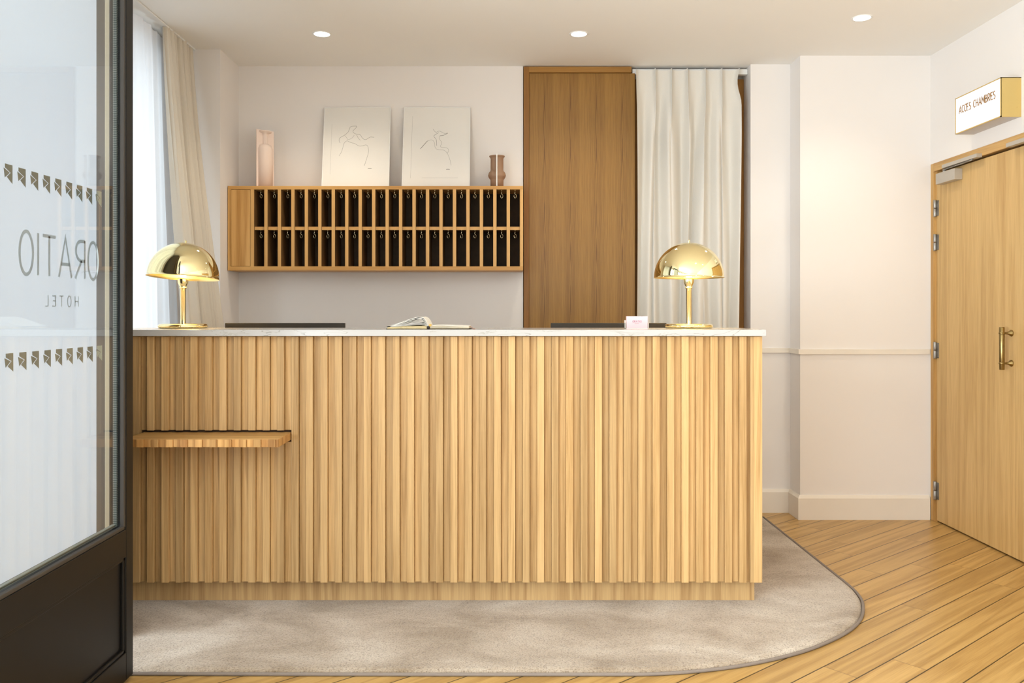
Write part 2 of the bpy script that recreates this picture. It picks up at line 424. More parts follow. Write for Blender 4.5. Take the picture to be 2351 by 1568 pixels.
# chair rail and skirting along the right-hand back wall
def run(name, pts, z0, z1, d, cap=0):
    """a moulding following a plan polyline on its room side"""
    m = MB(); out = []
    P = [Vector(p) for p in pts]
    for i, p in enumerate(P):
        ns = []
        if i > 0: t = (P[i]-P[i-1]).normalized(); ns.append(Vector((t.y, -t.x)))
        if i < len(P)-1: t = (P[i+1]-P[i]).normalized(); ns.append(Vector((t.y, -t.x)))
        n = sum(ns, Vector((0, 0))); out.append(p+n*d if len(ns) > 1 else p+n*d)
    poly = [tuple(p) for p in P]+[tuple(p) for p in out[::-1]]
    m.prism(poly, 'Z', z0, z1-cap)
    if cap:
        out2 = []
        for i, p in enumerate(P): out2.append(p+(out[i]-p)*.45)
        b = bmesh.new()
        lo = [b.verts.new((o.x, o.y, z1-cap)) for o in out]; hi = [b.verts.new((o.x, o.y, z1)) for o in out2]; wl = [b.verts.new((p.x, p.y, z1)) for p in P]
        for i in range(len(P)-1):
            b.faces.new((lo[i], lo[i+1], hi[i+1], hi[i])); b.faces.new((hi[i], hi[i+1], wl[i+1], wl[i]))
        m.add(b)
    return struct(m.build(name, M['trim']))
plan = [(1.43, 4.95), (1.6606, 4.95), (1.6606, 4.783), (2.385, 4.783)]
run('trim_4', plan, .9296, .9566, .012)
run('baseboard_back', plan, 0, .136, .016, .016)

# ------------------------------------------------------------------ right-hand door (opening in the right wall)
d1 = bpy.data.objects.new('door_1', None); C.objects.link(d1); d1.location = (2.395, 4.0, 0); d1['kind'] = 'structure'
MB().box(2.389, 2.47, 3.0205, 4.7395, 1.95, 1.995, .001).build('door_header', wood('oak_header', srgb(166, 122, 64), srgb(206, 164, 102), axis='X', rot=PI/2, fine=.9, rings=.5, ra=.25), d1)
f = MB(); f.box(2.389, 2.47, 4.74, 4.77, 0, 1.995, .001); f.box(2.389, 2.47, 3.0, 3.02, 0, 1.995)
f.box(2.405, 2.47, 4.728, 4.74, 0, 1.95)
f.build('door_frame', M['oak'], d1)
f.bm = None
leaf = MB().box(2.401, 2.441, 3.88, 4.727, .008, 1.938, .0015).build('door_leaf', M['door_oak'], d1)
MB().box(2.401, 2.441, 3.03, 3.876, .008, 1.938, .0015).build('door_leaf', M['door_oak'], d1)
MB().box(2.47, 2.475, 3.0, 4.77, 0, 1.995).build('door_backing', M['cab_back'], d1)
for z0, z1 in ((1.697, 1.79), (1.508, 1.60), (.9075, 1.0), (.1223, .2245)):
    h = MB()
    for a, b in ((z0, (z0+z1)/2-.001), ((z0+z1)/2+.001, z1)):
        h.lathe([(0, a), (.008, a), (.009, a+.002), (.009, b-.002), (.008, b), (0, b)], (2.392, 4.728, 0), 20)
    h.box(2.398, 2.4005, 4.70, 4.728, z0+.004, z1-.004)
    h.build('hinge', M['steel'], d1)
hx, hy = 2.355, 4.028
h = MB().lathe([(0, .893), (.0105, .893), (.012, .895), (.012, 1.094), (.0105, 1.0956), (0, 1.0956)], (hx, hy, 0), 28)
for z in (.924, 1.0667):
    h.lathe([(.012, z-.004), (.0145, z-.002), (.0145, z+.002), (.012, z+.004)], (hx, hy, 0), 28)
    h.lathe([(0, -.002), (.006, 0), (.0075, .006), (.005, .010), (.0055, .020), (.009, .030), (.0155, .038), (.0165, .044), (0, .044)], (hx+.004, hy, z), 24, axis='X')
h.build('door_handle', M['brass_dark'], leaf)
c = MB().box(2.357, 2.401, 4.46, 4.652, 1.864, 1.9225, .002); c.lathe([(0, 0), (.008, 0), (.008, .012), (0, .012)], (2.378, 4.60, 1.9225), 16)
c.build('door_closer', M['grey_metal'], leaf)
MB().box(2.360, 2.389, 4.255, 4.593, 1.943, 1.962, .001).build('closer_rail', M['grey_metal'], d1)
MB().box(2.360, 2.389, 3.60, 4.005, 1.943, 1.962, .001).build('closer_rail', M['grey_metal'], d1)
MB().tube([(2.372, 4.60, 1.936), (2.368, 4.30, 1.939)], .0045, 8).build('closer_arm', M['steel'], d1)

# ------------------------------------------------------------------ stroke lettering
def arc(cx, cy, rx, ry, a0, a1, n=18): return [(cx+rx*math.cos(math.radians(a0+(a1-a0)*i/n)), cy+ry*math.sin(math.radians(a0+(a1-a0)*i/n))) for i in range(n+1)]
GL = {  # unit height, width given first
 'O': (.40, [arc(.20, .5, .19, .5, 0, 360, 36)]),
 'R': (.36, [[(.0, 0), (.0, 1)], [(0, .98)]+arc(.12, .72, .20, .26, 90, -90)+[(.0, .46)], [(.12, .46), (.34, 0)]]),
 'A': (.42, [[(0, 0), (.21, 1), (.42, 0)], [(.08, .33), (.34, .33)]]),
 'T': (.40, [[(0, .97), (.40, .97)], [(.2, .97), (.2, 0)]]),
 'I': (.06, [[(.03, 0), (.03, 1)]]),
 'H': (.36, [[(0, 0), (0, 1)], [(.36, 0), (.36, 1)], [(0, .5), (.36, .5)]]),
 'E': (.30, [[(.30, .97), (0, .97), (0, .03), (.30, .03)], [(0, .52), (.24, .52)]]),
 'L': (.28, [[(0, 1), (0, .03), (.28, .03)]]),
 'C': (.32, [arc(.20, .5, .20, .48, 55, 305)]),
 'S': (.30, [arc(.15, .74, .13, .24, 40, 250, 14)+arc(.15, .25, .14, .24, 80, -130, 14)]),
 'M': (.46, [[(0, 0), (.03, 1), (.23, .25), (.43, 1), (.46, 0)]]),
 'B': (.32, [[(0, 0), (0, 1)], [(0, .98)]+arc(.12, .76, .15, .22, 90, -90)+[(0, .54)], [(.1, .54)]+arc(.14, .28, .17, .26, 90, -90)+[(0, .02)]]),
 ' ': (.22, []),
}
def write(m, text, fn, x0, x1, z0, h, wdt, gap=.14, condense=None):
    """lay the text between u=x0 and u=x1 (scaled to fit), baseline z0"""
    tot = sum(GL[c][0] for c in text)+gap*(len(text)-1)
    k = (x1-x0)/tot
    x = x0
    for ch in text:
        wd, strokes = GL[ch]
        for st in strokes: m.ribbon(fn, [(x+p[0]*k, z0+p[1]*h) for p in st], wdt)
        x += (wd+gap)*k
    return m

# ------------------------------------------------------------------ open glazed entrance door at the left
GX = -1.189
gd = thing('glazed_door', (GX, 2.25, 0), 'open black framed glass door with frosted film and mirrored lettering, at the left edge', 'door')
y0, y1, zt = 1.80, 2.715, 2.34
f = MB().box(GX-.055, GX, y1-.05, y1, .012, zt, .003).box(GX-.055, GX, y0, y0+.05, .012, zt, .003)
f.box(GX-.055, GX, y0+.05, y1-.05, .40, .487, .002).box(GX-.055, GX, y0+.05, y1-.05, zt-.08, zt, .002).box(GX-.055, GX, y0+.05, y1-.05, .012, .10, .002)
f.build('door_frame', M['black'], gd)
p = MB().box(GX-.040, GX-.013, y0+.045, y1-.045, .095, .405)
p.build('lower_panel', M['black'], gd)
b = MB()   # raised moulding round the lower panel
for a in ((y0+.05, y0+.062, .10, .40), (y1-.062, y1-.05, .10, .40), (y0+.05, y1-.05, .388, .40), (y0+.05, y1-.05, .10, .112)):
    b.box(GX-.014, GX-.004, a[0], a[1], a[2], a[3], .003)
b.build('panel_moulding', M['black'], gd)
b = MB()
for a in ((y0+.05, y0+.062, .487, zt-.08), (y1-.062, y1-.05, .487, zt-.08), (y0+.05, y1-.05, .487, .499), (y0+.05, y1-.05, zt-.092, zt-.08)):
    b.box(GX-.016, GX-.002, a[0], a[1], a[2], a[3], .003)
b.build('glazing_bead', M['rubber'], gd)
MB().box(GX-.022, GX-.018, y0+.055, y1-.055, .492, zt-.085).build('glass_pane', M['glass'], gd)
def spacer_mat():
    t = NT('aluminium_spacer'); co = t.n('ShaderNodeTexCoord').outputs['Object']
    z = t.n('ShaderNodeSeparateXYZ', ins={0: co}).outputs[2]
    fr = t.math('FRACT', t.math('MULTIPLY', z, 180)); k = t.math('LESS_THAN', fr, .45)
    t.l(t.mix('MIX', k, srgb(52, 60, 56), srgb(120, 124, 116)), t.p.inputs['Base Color']); t.p.inputs['Roughness'].default_value = .4; return t.m
MB().box(GX-.034, GX-.0225, y1-.068, y1-.060, .50, zt-.09).box(GX-.034, GX-.0225, y0+.064, y1-.075, .500, .508).build('glazing_spacer', spacer_mat(), gd)
FY = 2.521-.05
fl = MB().box(GX-.0250, GX-.0245, y0+.055, FY+.05, .514, zt-.085)
film = fl.build('frosted_film', M['film'], gd)
KD = 1+.0236/1.189       # lettering lies this much further out than the door face
def doorfn(u, v, h): return (GX-.0240+h, u*KD, H+(v-H)*KD)
mk = MB()
SH1 = [(2.019, 1.522), (2.0495, 1.5222), (2.0495, 1.4774), (2.0264, 1.4915), (2.0425, 1.5031), (2.019, 1.5128)]
SH2 = [(2.0135, 1.5112), (2.0385, 1.5029), (2.0185, 1.4888)]
for row, z in ((0, 0), (1, 1.0694-1.522)):
    for k in range(9):
        for sh in (SH1, SH2): mk.poly(doorfn, [(a+.0565*k+(.0035 if row else 0), c+z) for a, c in sh])
mk.build('pennant_marks', M['film_mark'], film)
t_ = MB()
write(t_, 'ORATIO', doorfn, 2.482, 2.078, 1.262, .107, .0088, gap=.11)
write(t_, 'HOTEL', doorfn, 2.366, 2.196, 1.183, .029, .0036, gap=.42)
t_.build('lettering', M['film_letter'], film)

# ------------------------------------------------------------------ left window curtains
def fold_sheet(n, seed, amp, lowamp):
    r = random.Random(seed); ph = [r.uniform(0, 6.28) for _ in range(6)]
    def f(u, v):
        s = u*n*2*PI
        return amp*(math.sin(s+ph[0]+.8*math.sin(2.1*v+ph[1]))+.45*math.sin(2.3*s+ph[2]+.6*v))+lowamp*math.sin(.31*s+ph[3]+1.2*v)
    return f
sc = fold_sheet(11, 3, .013, .016)
def sheer(u, v):
    y = 3.13+(4.40-3.13)*u; z = 2.578-v*2.5
    return (-1.753+.045*u*u*min(1, v*1.6)+sc(u, v*1.3)*(.5+.5*min(1, v*3)), y+.006*math.sin(u*60+v*3), z)
o = MB().grid(sheer, 260, 24).build('sheer_curtain', M['sheer'])
o['label'] = 'white sheer voile curtain glowing in the left window behind the brass lamp'; o['category'] = 'curtain'
dc = fold_sheet(7, 9, .016, .010)
def drape(u, v):
    e = min(1, v/.6)
    y = 4.25+(4.635-4.25)*u - .10*e*u - .02*math.sin(PI*e)*u; z = 2.605-v*2.53
    x = -1.708+(.115+.055*u)*e**1.15 + dc(u, v*.8)*(.55+.9*min(1, v*2.5))
    return (x, y+.016*math.sin(u*2*PI*7+1+v)*(.3+v), z)
o = MB().grid(drape, 200, 30).build('linen_drape', M['drape'])
o['label'] = 'heavy cream linen drape gathered at the right end of the left window'; o['category'] = 'curtain'
tr = MB().box(-1.775, -1.698, 3.12, 4.66, 2.60, 2.609).build('curtain_track', M['white'])
tr['label'] = 'white ceiling track carrying the left window curtains'; tr['category'] = 'curtain track'

# ------------------------------------------------------------------ rug
pts = [(.30, 2.724), (.475, 2.727), (.64, 2.753), (.80, 2.80), (.986, 2.888), (1.130, 2.986), (1.261, 3.104), (1.356, 3.232), (1.425, 3.385), (1.452, 3.50), (1.460, 3.62), (1.460, 3.80), (1.460, 4.10), (1.460, 4.80)]
def catmull(P, n=6):
    out = []
    for i in range(len(P)-1):
        a, b, c_, d = [Vector(P[max(0, min(len(P)-1, j))]) for j in (i-1, i, i+1, i+2)]
        for k in range(n):
            t = k/n
            out.append(tuple(.5*((2*b)+(c_-a)*t+(2*a-5*b+4*c_-d)*t*t+(3*b-a-3*c_+d)*t**3)))
    out.append(tuple(P[-1])); return out
edge = [(-1.62, 2.735), (-1.0, 2.728), (-.3, 2.724)]+catmull(pts)
rg = thing('rug', (0, 3.6, 0), 'large beige cut pile rug with rounded corner under the slatted counter', 'rug')
outline = edge+[(-1.62, 4.80)]
b = bmesh.new(); TH = .016
inner = []
n = len(outline); E = [Vector(p) for p in outline]
cen = Vector((0, 3.8))
def inset(d):
    r = []
    for i in range(n):
        a, p, c_ = E[i-1], E[i], E[(i+1) % n]
        t1, t2 = (p-a).normalized(), (c_-p).normalized()
        nn = Vector((-t1.y-t2.y, t1.x+t2.x)).normalized(); k = nn.dot(Vector((-t1.y, t1.x)))
        r.append(p+nn*d/max(k, .4))
    return r
R0, R1, R2 = inset(.006), inset(.012), inset(.03)
m = MB(); b = bmesh.new()
v0 = [b.verts.new((p.x, p.y, .001)) for p in R0]; v1 = [b.verts.new((p.x, p.y, .011)) for p in R1]; v2 = [b.verts.new((p.x, p.y, TH)) for p in R2]
for A, B in ((v0, v1), (v1, v2)):
    for i in range(n): f_ = b.faces.new((A[i], A[(i+1) % n], B[(i+1) % n], B[i])); f_.smooth = True
b.faces.new(v2); m.add(b); m.build('pile', M['rug'], rg)
MB().tube([(p.x, p.y, .006) for p in E]+[(E[0].x, E[0].y, .006)], .006, 8).build('binding', M['binding'], rg)

# ------------------------------------------------------------------ reception counter
CY = 3.33
ct = thing('reception_counter', (-.25, 3.5, TH), 'long reception counter clad in vertical oak slats, standing on the beige rug', 'counter')
XR = 1.008
MB().box(-1.6, .9957, 3.395, 3.415, TH, .108).box(.976, .9957, 3.415, 4.05, TH, .108).build('plinth', M['plinth'], ct)
MB().box(-1.6, 1.0, CY+.024, CY+.04, .108, 1.072).build('core_panel', M['dark_body'], ct)
sl = MB(); P = .05668; X0 = -1.4054
SX0, SX1 = -1.424, -.842
def slat(x0, x1, y):
    bev = .0012
    if x1 > SX0 and x0 < SX1:
        sl.box(x0, x1, y, CY+.026, .106, .657, bev); sl.box(x0, x1, y, CY+.026, .703, 1.072, bev)
    else: sl.box(x0, x1, y, CY+.026, .106, 1.072, bev)
for k in range(-3, 42):
    slat(X0+k*P+.0002, X0+k*P+P/2-.0006, CY+random.uniform(-.001, .001))
    slat(X0+k*P+P/2+.0003, X0+(k+1)*P-.0003, CY+.015+random.uniform(-.0012, .0012))
slat(X0+42*P-.0135, XR, CY)
sl.build('slat_cladding', M['slat'], ct)
MB().box(XR-.02, XR-.001, CY+.0265, 4.1, .106, 1.072).build('end_panel', M['oak'], ct)
MB().box(-1.62, 1.018, 3.312, 3.715, 1.0735, 1.0987, .0015).build('marble_top', M['marble'], ct)
MB().box(-1.6, .985, 3.375, 3.70, .74, 1.073).build('upper_body', M['desk'], ct)
MB().box(-1.6, .985, 3.70, 4.15, .712, .74, .002).build('desk_top', M['desk'], ct)
# flip-out ledge set into the slats
ld = MB().box(SX0, -.8436, 3.158, CY+.022, .6665, .6946, .001)
ld.build('ledge', M['oak_h'], ct)
le = MB(); x = SX0; k = 0
while x < -.8436-.002:
    x1 = min(x+.0272, -.8436)
    le.box(x+.0003, x1-.0003, 3.151 if k % 2 == 0 else 3.155, 3.158, .6655, .6942, .0008); x = x1; k += 1
for k, (ya, yb) in enumerate(((3.153, 3.20), (3.20, 3.25), (3.25, 3.30), (3.30, 3.352))):
    le.box(-.8436, -.8426, ya+.0004, yb-.0004, .6655, .6942)
le.build('ledge_edging', wood('oak_edging', srgb(160, 108, 52), srgb(214, 166, 102), axis='Z', pitch=.0272, off=SX0+.25, var=.22, fine=1.3, rings=.6), ct)

# ------------------------------------------------------------------ brass lamps
def lamp(x, y, z, tiltx, tilty, label, bulb_w):
    t = thing('table_lamp', (x, y, z), label, 'lamp', None)
    MB().lathe([(0, 0), (.093, 0), (.099, .003), (.1015, .009), (.099, .0155), (.092, .019), (.07, .0205), (0, .0215)], (x, y, z), 64).build('lamp_base', M['brass'], t)
    st = MB().lathe([(.0112, .019), (.0112, .168), (.0150, .170), (.0150, .174), (.0125, .176), (.0165, .182), (.0215, .194), (.0222, .212), (.0215, .216), (.0180, .217), (0, .217)], (x, y, z), 32)
    st.build('stem', M['brass'], t)
    R = Matrix.Translation((0, 0, .2165)) @ Matrix.Rotation(tiltx, 4, 'X') @ Matrix.Rotation(tilty, 4, 'Y')
    prof = []
    N = 30
    for i in range(N+1):
        a = PI/2*i/N
        prof.append((.1465*math.sin(a)**1.0 if i < N else .1465, .1485*math.cos(a)))
    outer = [(.0001, prof[0][1])]+prof[1:]+[(.1490, -.002)]
    inner = [(.1475, -.0024), (.1450, .0005)]+[(r*.985, z_*.985) for r, z_ in prof[::-1][1:-1]]+[(.0001, .1462)]
    s = MB().lathe(outer, (0, 0, 0), 96, M=R); s.mi = 1; s.lathe(inner, (0, 0, 0), 96, M=R)
    s.bm.transform(Matrix.Translation((x, y, z)))
    shade = s.build('lamp_shade', [M['brass'], M['brass_in']], t)
    fb = MB().lathe([(0, .147), (.0045, .148), (.003, .1505), (.0045, .153), (.005, .156), (.003, .1595), (0, .160)], (0, 0, 0), 20, M=R)
    fb.bm.transform(Matrix.Translation((x, y, z))); fb.build('finial', M['brass'], shade)
    MB().lathe([(0, .2175), (.012, .2185), (.013, .232), (.021, .248), (.022, .262), (.016, .276), (0, .282)], (x, y, z), 24).build('bulb', M['bulb'], t)
    l = bpy.data.lights.new('bulb_glow', 'POINT'); l.energy = bulb_w; l.color = (1, .74, .36); l.shadow_soft_size = .02
    o = bpy.data.objects.new('bulb_glow', l); C.objects.link(o); o.parent = t; o.location = (0, -.0, .30)
    return t
ZT = 1.0987
lamp(-1.373, 3.62, ZT, math.radians(-3.4), math.radians(2.7), 'polished brass dome lamp with tilted shade, beside the white curtained window', 2.2)
lamp(.7825, 3.62, ZT, 0, 0, 'polished brass dome lamp with level shade, beside the pink card holder', 2.2)

# ------------------------------------------------------------------ things on the counter
bk = thing('open_book', (-.311, 3.50, ZT), 'open book with fanned pages and a yellow tab, on the marble counter', 'book')
ya, yb = 3.405, 3.60; bx = -.309
def sheetprism(m, line, th):
    up = [(p[0], p[1]+th) for p in line]
    m.prism(line+up[::-1], 'Y', ya, yb)
cv = MB(); cv.box(bx-.168, bx-.006, ya-.003, yb+.003, ZT, ZT+.002); cv.box(bx+.004, bx+.170, ya-.003, yb+.003, ZT, ZT+.002)
cv.lathe([(.0, -.0), (.0065, 0), (.0065, .201), (0, .201)], (bx+.001, ya-.003, ZT+.0065), 16, axis='Y'); cv.build('cover', M['cover'], bk)
pg = MB(); ed = MB()
ed.prism([(bx-.166, ZT+.002), (bx-.002, ZT+.002), (bx-.002, ZT+.014), (bx-.10, ZT+.013), (bx-.160, ZT+.0085)], 'Y', ya, yb)
TOPS = [(0, .012), (.05, .031), (.11, .044), (.18, .049), (.30, .047), (.5, .037), (.8, .019), (1.0, .0105)]
def top_at(q):
    for (s0, z0), (s1, z1) in zip(TOPS, TOPS[1:]):
        if q <= s1: return z0+(z1-z0)*(q-s0)/(s1-s0)
    return TOPS[-1][1]
for i, f_ in enumerate((.12, .25, .36, .46, .60, .72, .86, 1.0)):
    L = []
    for k in range(41):
        q = k/40; base = .0085
        L.append((bx+.002-.167*q, ZT+base+(top_at(q)-base)*f_-.0008))
    sheetprism(pg, L, .0011 if i not in (6, 7) else .0020)
for i in range(6):
    L = [(bx+.003+.160*k/14, ZT+.003+.0016*i+.0035*math.sin(PI*min(1, (k/14)**.5))*(i/5)) for k in range(15)]
    sheetprism(pg if i % 2 else ed, L, .0015)
pg.build('pages', M['page'], bk); ed.build('page_block', M['page_edge'], bk)
MB().box(bx+.004, bx+.012, ya-.004, ya+.02, ZT+.012, ZT+.020, .001).build('bookmark_tab', M['tab'], bk)
MB().tube([(bx+.160, ya+.06, ZT+.012), (bx+.170, ya+.055, ZT+.008), (bx+.180, ya+.05, ZT+.0015), (bx+.186, ya+.045, ZT+.001)], .0012, 6).build('ribbon_marker', M['ribbon'], bk)

ch = thing('card_holder', (.544, 3.52, ZT), 'clear stand of pale pink business cards left of the level lamp', 'card holder')
cx = .544
gl = MB().box(cx-.0475, cx+.0475, 3.50, 3.545, ZT, ZT+.002).box(cx-.0475, cx-.0455, 3.50, 3.545, ZT, ZT+.024).box(cx+.0455, cx+.0475, 3.50, 3.545, ZT, ZT+.024).box(cx-.0475, cx+.0475, 3.543, 3.545, ZT, ZT+.035)
gl.build('holder', simple('clear_acrylic', srgb(240, 232, 222), .15), ch)
cs = MB().box(cx-.0435, cx+.0435, 3.5025, 3.520, ZT+.002, ZT+.0515).build('card_stack', M['card'], ch)
def cardfn(u, v, h): return (u, 3.5024-h, v)
t_ = MB(); write(t_, 'ORATIO', cardfn, cx-.019, cx+.018, ZT+.026, .008, .0009, gap=.12); write(t_, 'HOTEL', cardfn, cx-.009, cx+.008, ZT+.0205, .0022, .0004, gap=.3)
t_.build('card_print', M['mauve'], cs)

def monitor(x0, x1, label):
    x = (x0+x1)/2
    t = thing('computer_monitor', (x, 3.93, .74), label, 'monitor', 'monitors behind the counter')
    mc = MB().box(x0, x1, 3.900, 3.925, .80, 1.1165, .003).build('monitor_casing', M['monitor'], t)
    MB().box(x0+.012, x1-.012, 3.9252, 3.9262, .82, 1.10).build('monitor_screen', simple('dark_screen', srgb(18, 18, 20), .2), mc)
    MB().box(x-.03, x+.03, 3.885, 3.899, .745, .95, .003).build('monitor_neck', M['monitor'], t)
    MB().box(x-.11, x+.11, 3.83, 4.0, .7405, .75, .003).build('monitor_foot', M['monitor'], t)
    return t
monitor((516-VX)*3.9/F, (791-VX)*3.9/F, 'black top edge of a monitor rising behind the counter below the key rack')
monitor((1265-VX)*3.9/F, (1531-VX)*3.9/F, 'black top edge of a monitor rising behind the pink card holder')

# ------------------------------------------------------------------ key cabinet on the back wall
kx0, kx1, ky, kz0, kz1 = -1.562, .1005, 4.78, 1.400, 1.876
kc = thing('key_cabinet', ((kx0+kx1)/2, 4.98, kz0), 'oak wall cabinet of forty open key pigeonholes with brass hooks', 'cabinet')
u = .0024513
def PX(p): return (p-VX)*4.78/F
def PZ(p): return H+(VY-p)*4.78/F
f = MB().box(kx0, kx1, ky, 4.987, PZ(435), kz1, .001).box(kx0, kx1, ky, 4.987, kz0, PZ(611.5), .001)
f.build('carcass', M['cab'], kc)
MB().box(kx0, PX(529.5), ky+.0004, 4.987, PZ(611.5), PZ(435)).build('side_panel', M['cab_v'], kc)
MB().box(PX(1193.8), kx1, ky+.0004, 4.987, PZ(611.5), PZ(435)).build('side_panel', M['cab_v'], kc)
MB().box(PX(530.3), PX(574.2), ky+.001, ky+.02, PZ(610.7), PZ(435.8), .0006).build('cabinet_door', M['cab_v'], kc)
MB().box(PX(529.5), PX(1193.8), 4.965, 4.986, PZ(611.5), PZ(435)).build('back_panel', M['cab_back'], kc)
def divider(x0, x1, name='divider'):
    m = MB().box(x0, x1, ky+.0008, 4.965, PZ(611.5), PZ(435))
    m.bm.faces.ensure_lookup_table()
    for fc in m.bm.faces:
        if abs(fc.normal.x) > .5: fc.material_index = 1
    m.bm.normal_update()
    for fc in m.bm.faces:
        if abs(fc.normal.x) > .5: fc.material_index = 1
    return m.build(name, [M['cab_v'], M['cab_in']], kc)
divider(PX(575), PX(583.3))
dv = divider(PX(583.3+23.4), PX(583.3+30.92))
for k in range(1, 19):
    c_ = dv.copy(); C.objects.link(c_); c_.parent = kc; c_.location.x = k*30.92*u
sh = MB(); 
for k in range(20):
    a = PX(583.3+30.92*k)
    sh.box(a+.0002, a+23.4*u-.0002, ky+.012, 4.964, PZ(527.5), PZ(520))
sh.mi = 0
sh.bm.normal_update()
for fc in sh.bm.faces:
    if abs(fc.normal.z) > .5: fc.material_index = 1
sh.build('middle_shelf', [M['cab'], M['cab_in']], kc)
def hook_mesh(x, zt):
    y = 4.812
    m = MB().tube([(x, y, zt+.004), (x, y, zt-.012), (x-.001, y, zt-.017), (x-.004, y, zt-.021)], .0016, 6)
    L = [(x-.004, y, zt-.0205)]
    for i in range(15):
        a = math.radians(100-i*300/14)
        L.append((x+.0005+.0085*math.cos(a)*.8, y-.006*math.sin(a*.5), zt-.033+.0105*math.sin(a)))
    m.tube(L, .0015, 6); m.lathe([(0, -.0026), (.0019, -.0019), (.0026, 0), (.0019, .0019), (0, .0026)], L[-1], 10)
    m.lathe([(0, 0), (.005, 0), (.004, -.0025), (0, -.0025)], (x, y, zt), 12)
    return m
r0 = PX(595.2); first = hook_mesh(r0, PZ(435)).build('key_hook', M['hook'], kc)
for row, dz in ((0, 0), (1, PZ(527.5)-PZ(435))):
    for k in range(20):
        if row == 0 and k == 0: continue
        c_ = first.copy(); C.objects.link(c_); c_.parent = kc; c_.location = (k*30.92*u, 0, dz)

# ------------------------------------------------------------------ on top of the cabinet
def plate_vase(name, x, y, z, prof, pw, ph, rot, mats, label):
    t = thing(name, (x, y, z), label, 'vase')
    Mx = Matrix.Rotation(rot, 4, 'Z')
    v = MB().lathe(prof, (0, 0, 0), 56); v.bm.transform(Matrix.Translation((x, y, z)) @ Mx); v.build('vase_body', mats[0], t)
    p = MB().box(-pw, pw, -.003, .003, 0, ph, .0008); p.bm.transform(Matrix.Translation((x, y, z)) @ Mx); p.build('vase_plate', mats[1], t)
    return t
zc = kz1
s_ = 4.87/F
plate_vase('bottle_vase', (609-VX)*s_, 4.865, zc, [(0, 0), (.043, 0), (.0435, .2), (.0425, .225), (.036, .243), (.022, .2505), (.0165, .2525), (.0160, .30), (.018, .312), (.036, .318), (.0375, .323), (.0365, .326), (0, .326)], .0535, .331, math.radians(42), (M['pink_vase'], M['pink_vase']), 'tall pale pink bottle shaped vase cut through by a flat slab')
plate_vase('bulb_vase', (1141-VX)*s_, 4.87, zc, [(0, 0), (.037, 0), (.0375, .045), (.039, .05), (.047, .060), (.0515, .072), (.047, .088), (.040, .096), (.0365, .103), (.037, .118), (.0365, .168), (.040, .176), (.045, .181), (.044, .185), (.037, .185), (.034, .170), (.034, .15), (0, .15)], .060, .187, math.radians(90-.3), (M['brown_vase'], M['frame_white']), 'short brown ringed vase split by a thin white plate')

def art(x0, x1, label, lines, tilt_roll, name='framed_print'):
    xc = (x0+x1)/2; wd = x1-x0; hh = .4985; yb_, yt = 4.862, 4.972
    t = thing(name, (xc, yb_, zc), label, 'picture', 'line drawings leaning on the key cabinet')
    ang = math.atan2(yt-yb_, .487); 
    T = Matrix.Translation((xc, yb_, zc+.0035)) @ Matrix.Rotation(tilt_roll, 4, 'Y') @ Matrix.Rotation(-ang, 4, 'X')
    fw = .004
    f = MB().box(-wd/2, -wd/2+fw, -.0, .014, 0, hh).box(wd/2-fw, wd/2, -.0, .014, 0, hh).box(-wd/2+fw, wd/2-fw, 0, .014, 0, fw).box(-wd/2+fw, wd/2-fw, 0, .014, hh-fw, hh)
    f.bm.transform(T); f.build('picture_frame', M['frame_white'], t)
    p = MB().box(-wd/2+fw, wd/2-fw, .003, .012, fw, hh-fw); p.bm.transform(T); pp = p.build('print_paper', M['paper'], t)
    for nm, mt, k in (('ink_drawing', M['ink'], 0), ('ink_accents', M['ink_d'], 1)):
        q = MB()
        for L, wl, dk in lines:
            if dk != k: continue
            q.ribbon(lambda a, b, h: (a, .0029-h, b), catmull([((a-.5)*wd, b*hh) for a, b in L], 8) if len(L) > 2 else [((a-.5)*wd, b*hh) for a, b in L], wl, .0002)
        if len(q.bm.verts): q.bm.transform(T); q.build(nm, mt, pp)
    return t
def Z1(x, y): return ((x-1200)/(2185-1200), (1400-y)/(1400-185))
def Z2(x, y): return ((x-95)/(660-95), (795-y)/(795-100))
A1 = [([Z1(*p) for p in [(1450, 728), (1432, 690), (1445, 650), (1510, 610), (1560, 565), (1580, 520), (1600, 480), (1680, 472), (1682, 492), (1640, 540), (1640, 570), (1680, 595), (1740, 605), (1775, 655), (1820, 682), (1870, 655), (1895, 643), (1950, 647)]], .0014, 0),
      ([Z1(*p) for p in [(1440, 925), (1475, 860), (1490, 805), (1510, 730), (1550, 698), (1600, 720), (1670, 742), (1740, 778), (1830, 762), (1860, 790), (1872, 860), (1850, 960), (1815, 1075)]], .0012, 0),
      ([Z1(*p) for p in [(1515, 615), (1545, 650), (1565, 678), (1620, 655), (1655, 610)]], .001, 0),
      ([Z1(*p) for p in [(1690, 608), (1715, 655), (1745, 690)]], .0013, 0),
      ([Z1(*p) for p in [(1870, 1120), (1895, 1117), (1922, 1118)]], .003, 0),
      ([Z1(*p) for p in [(1320, 440), (1318, 1200)]], .0005, 0)]
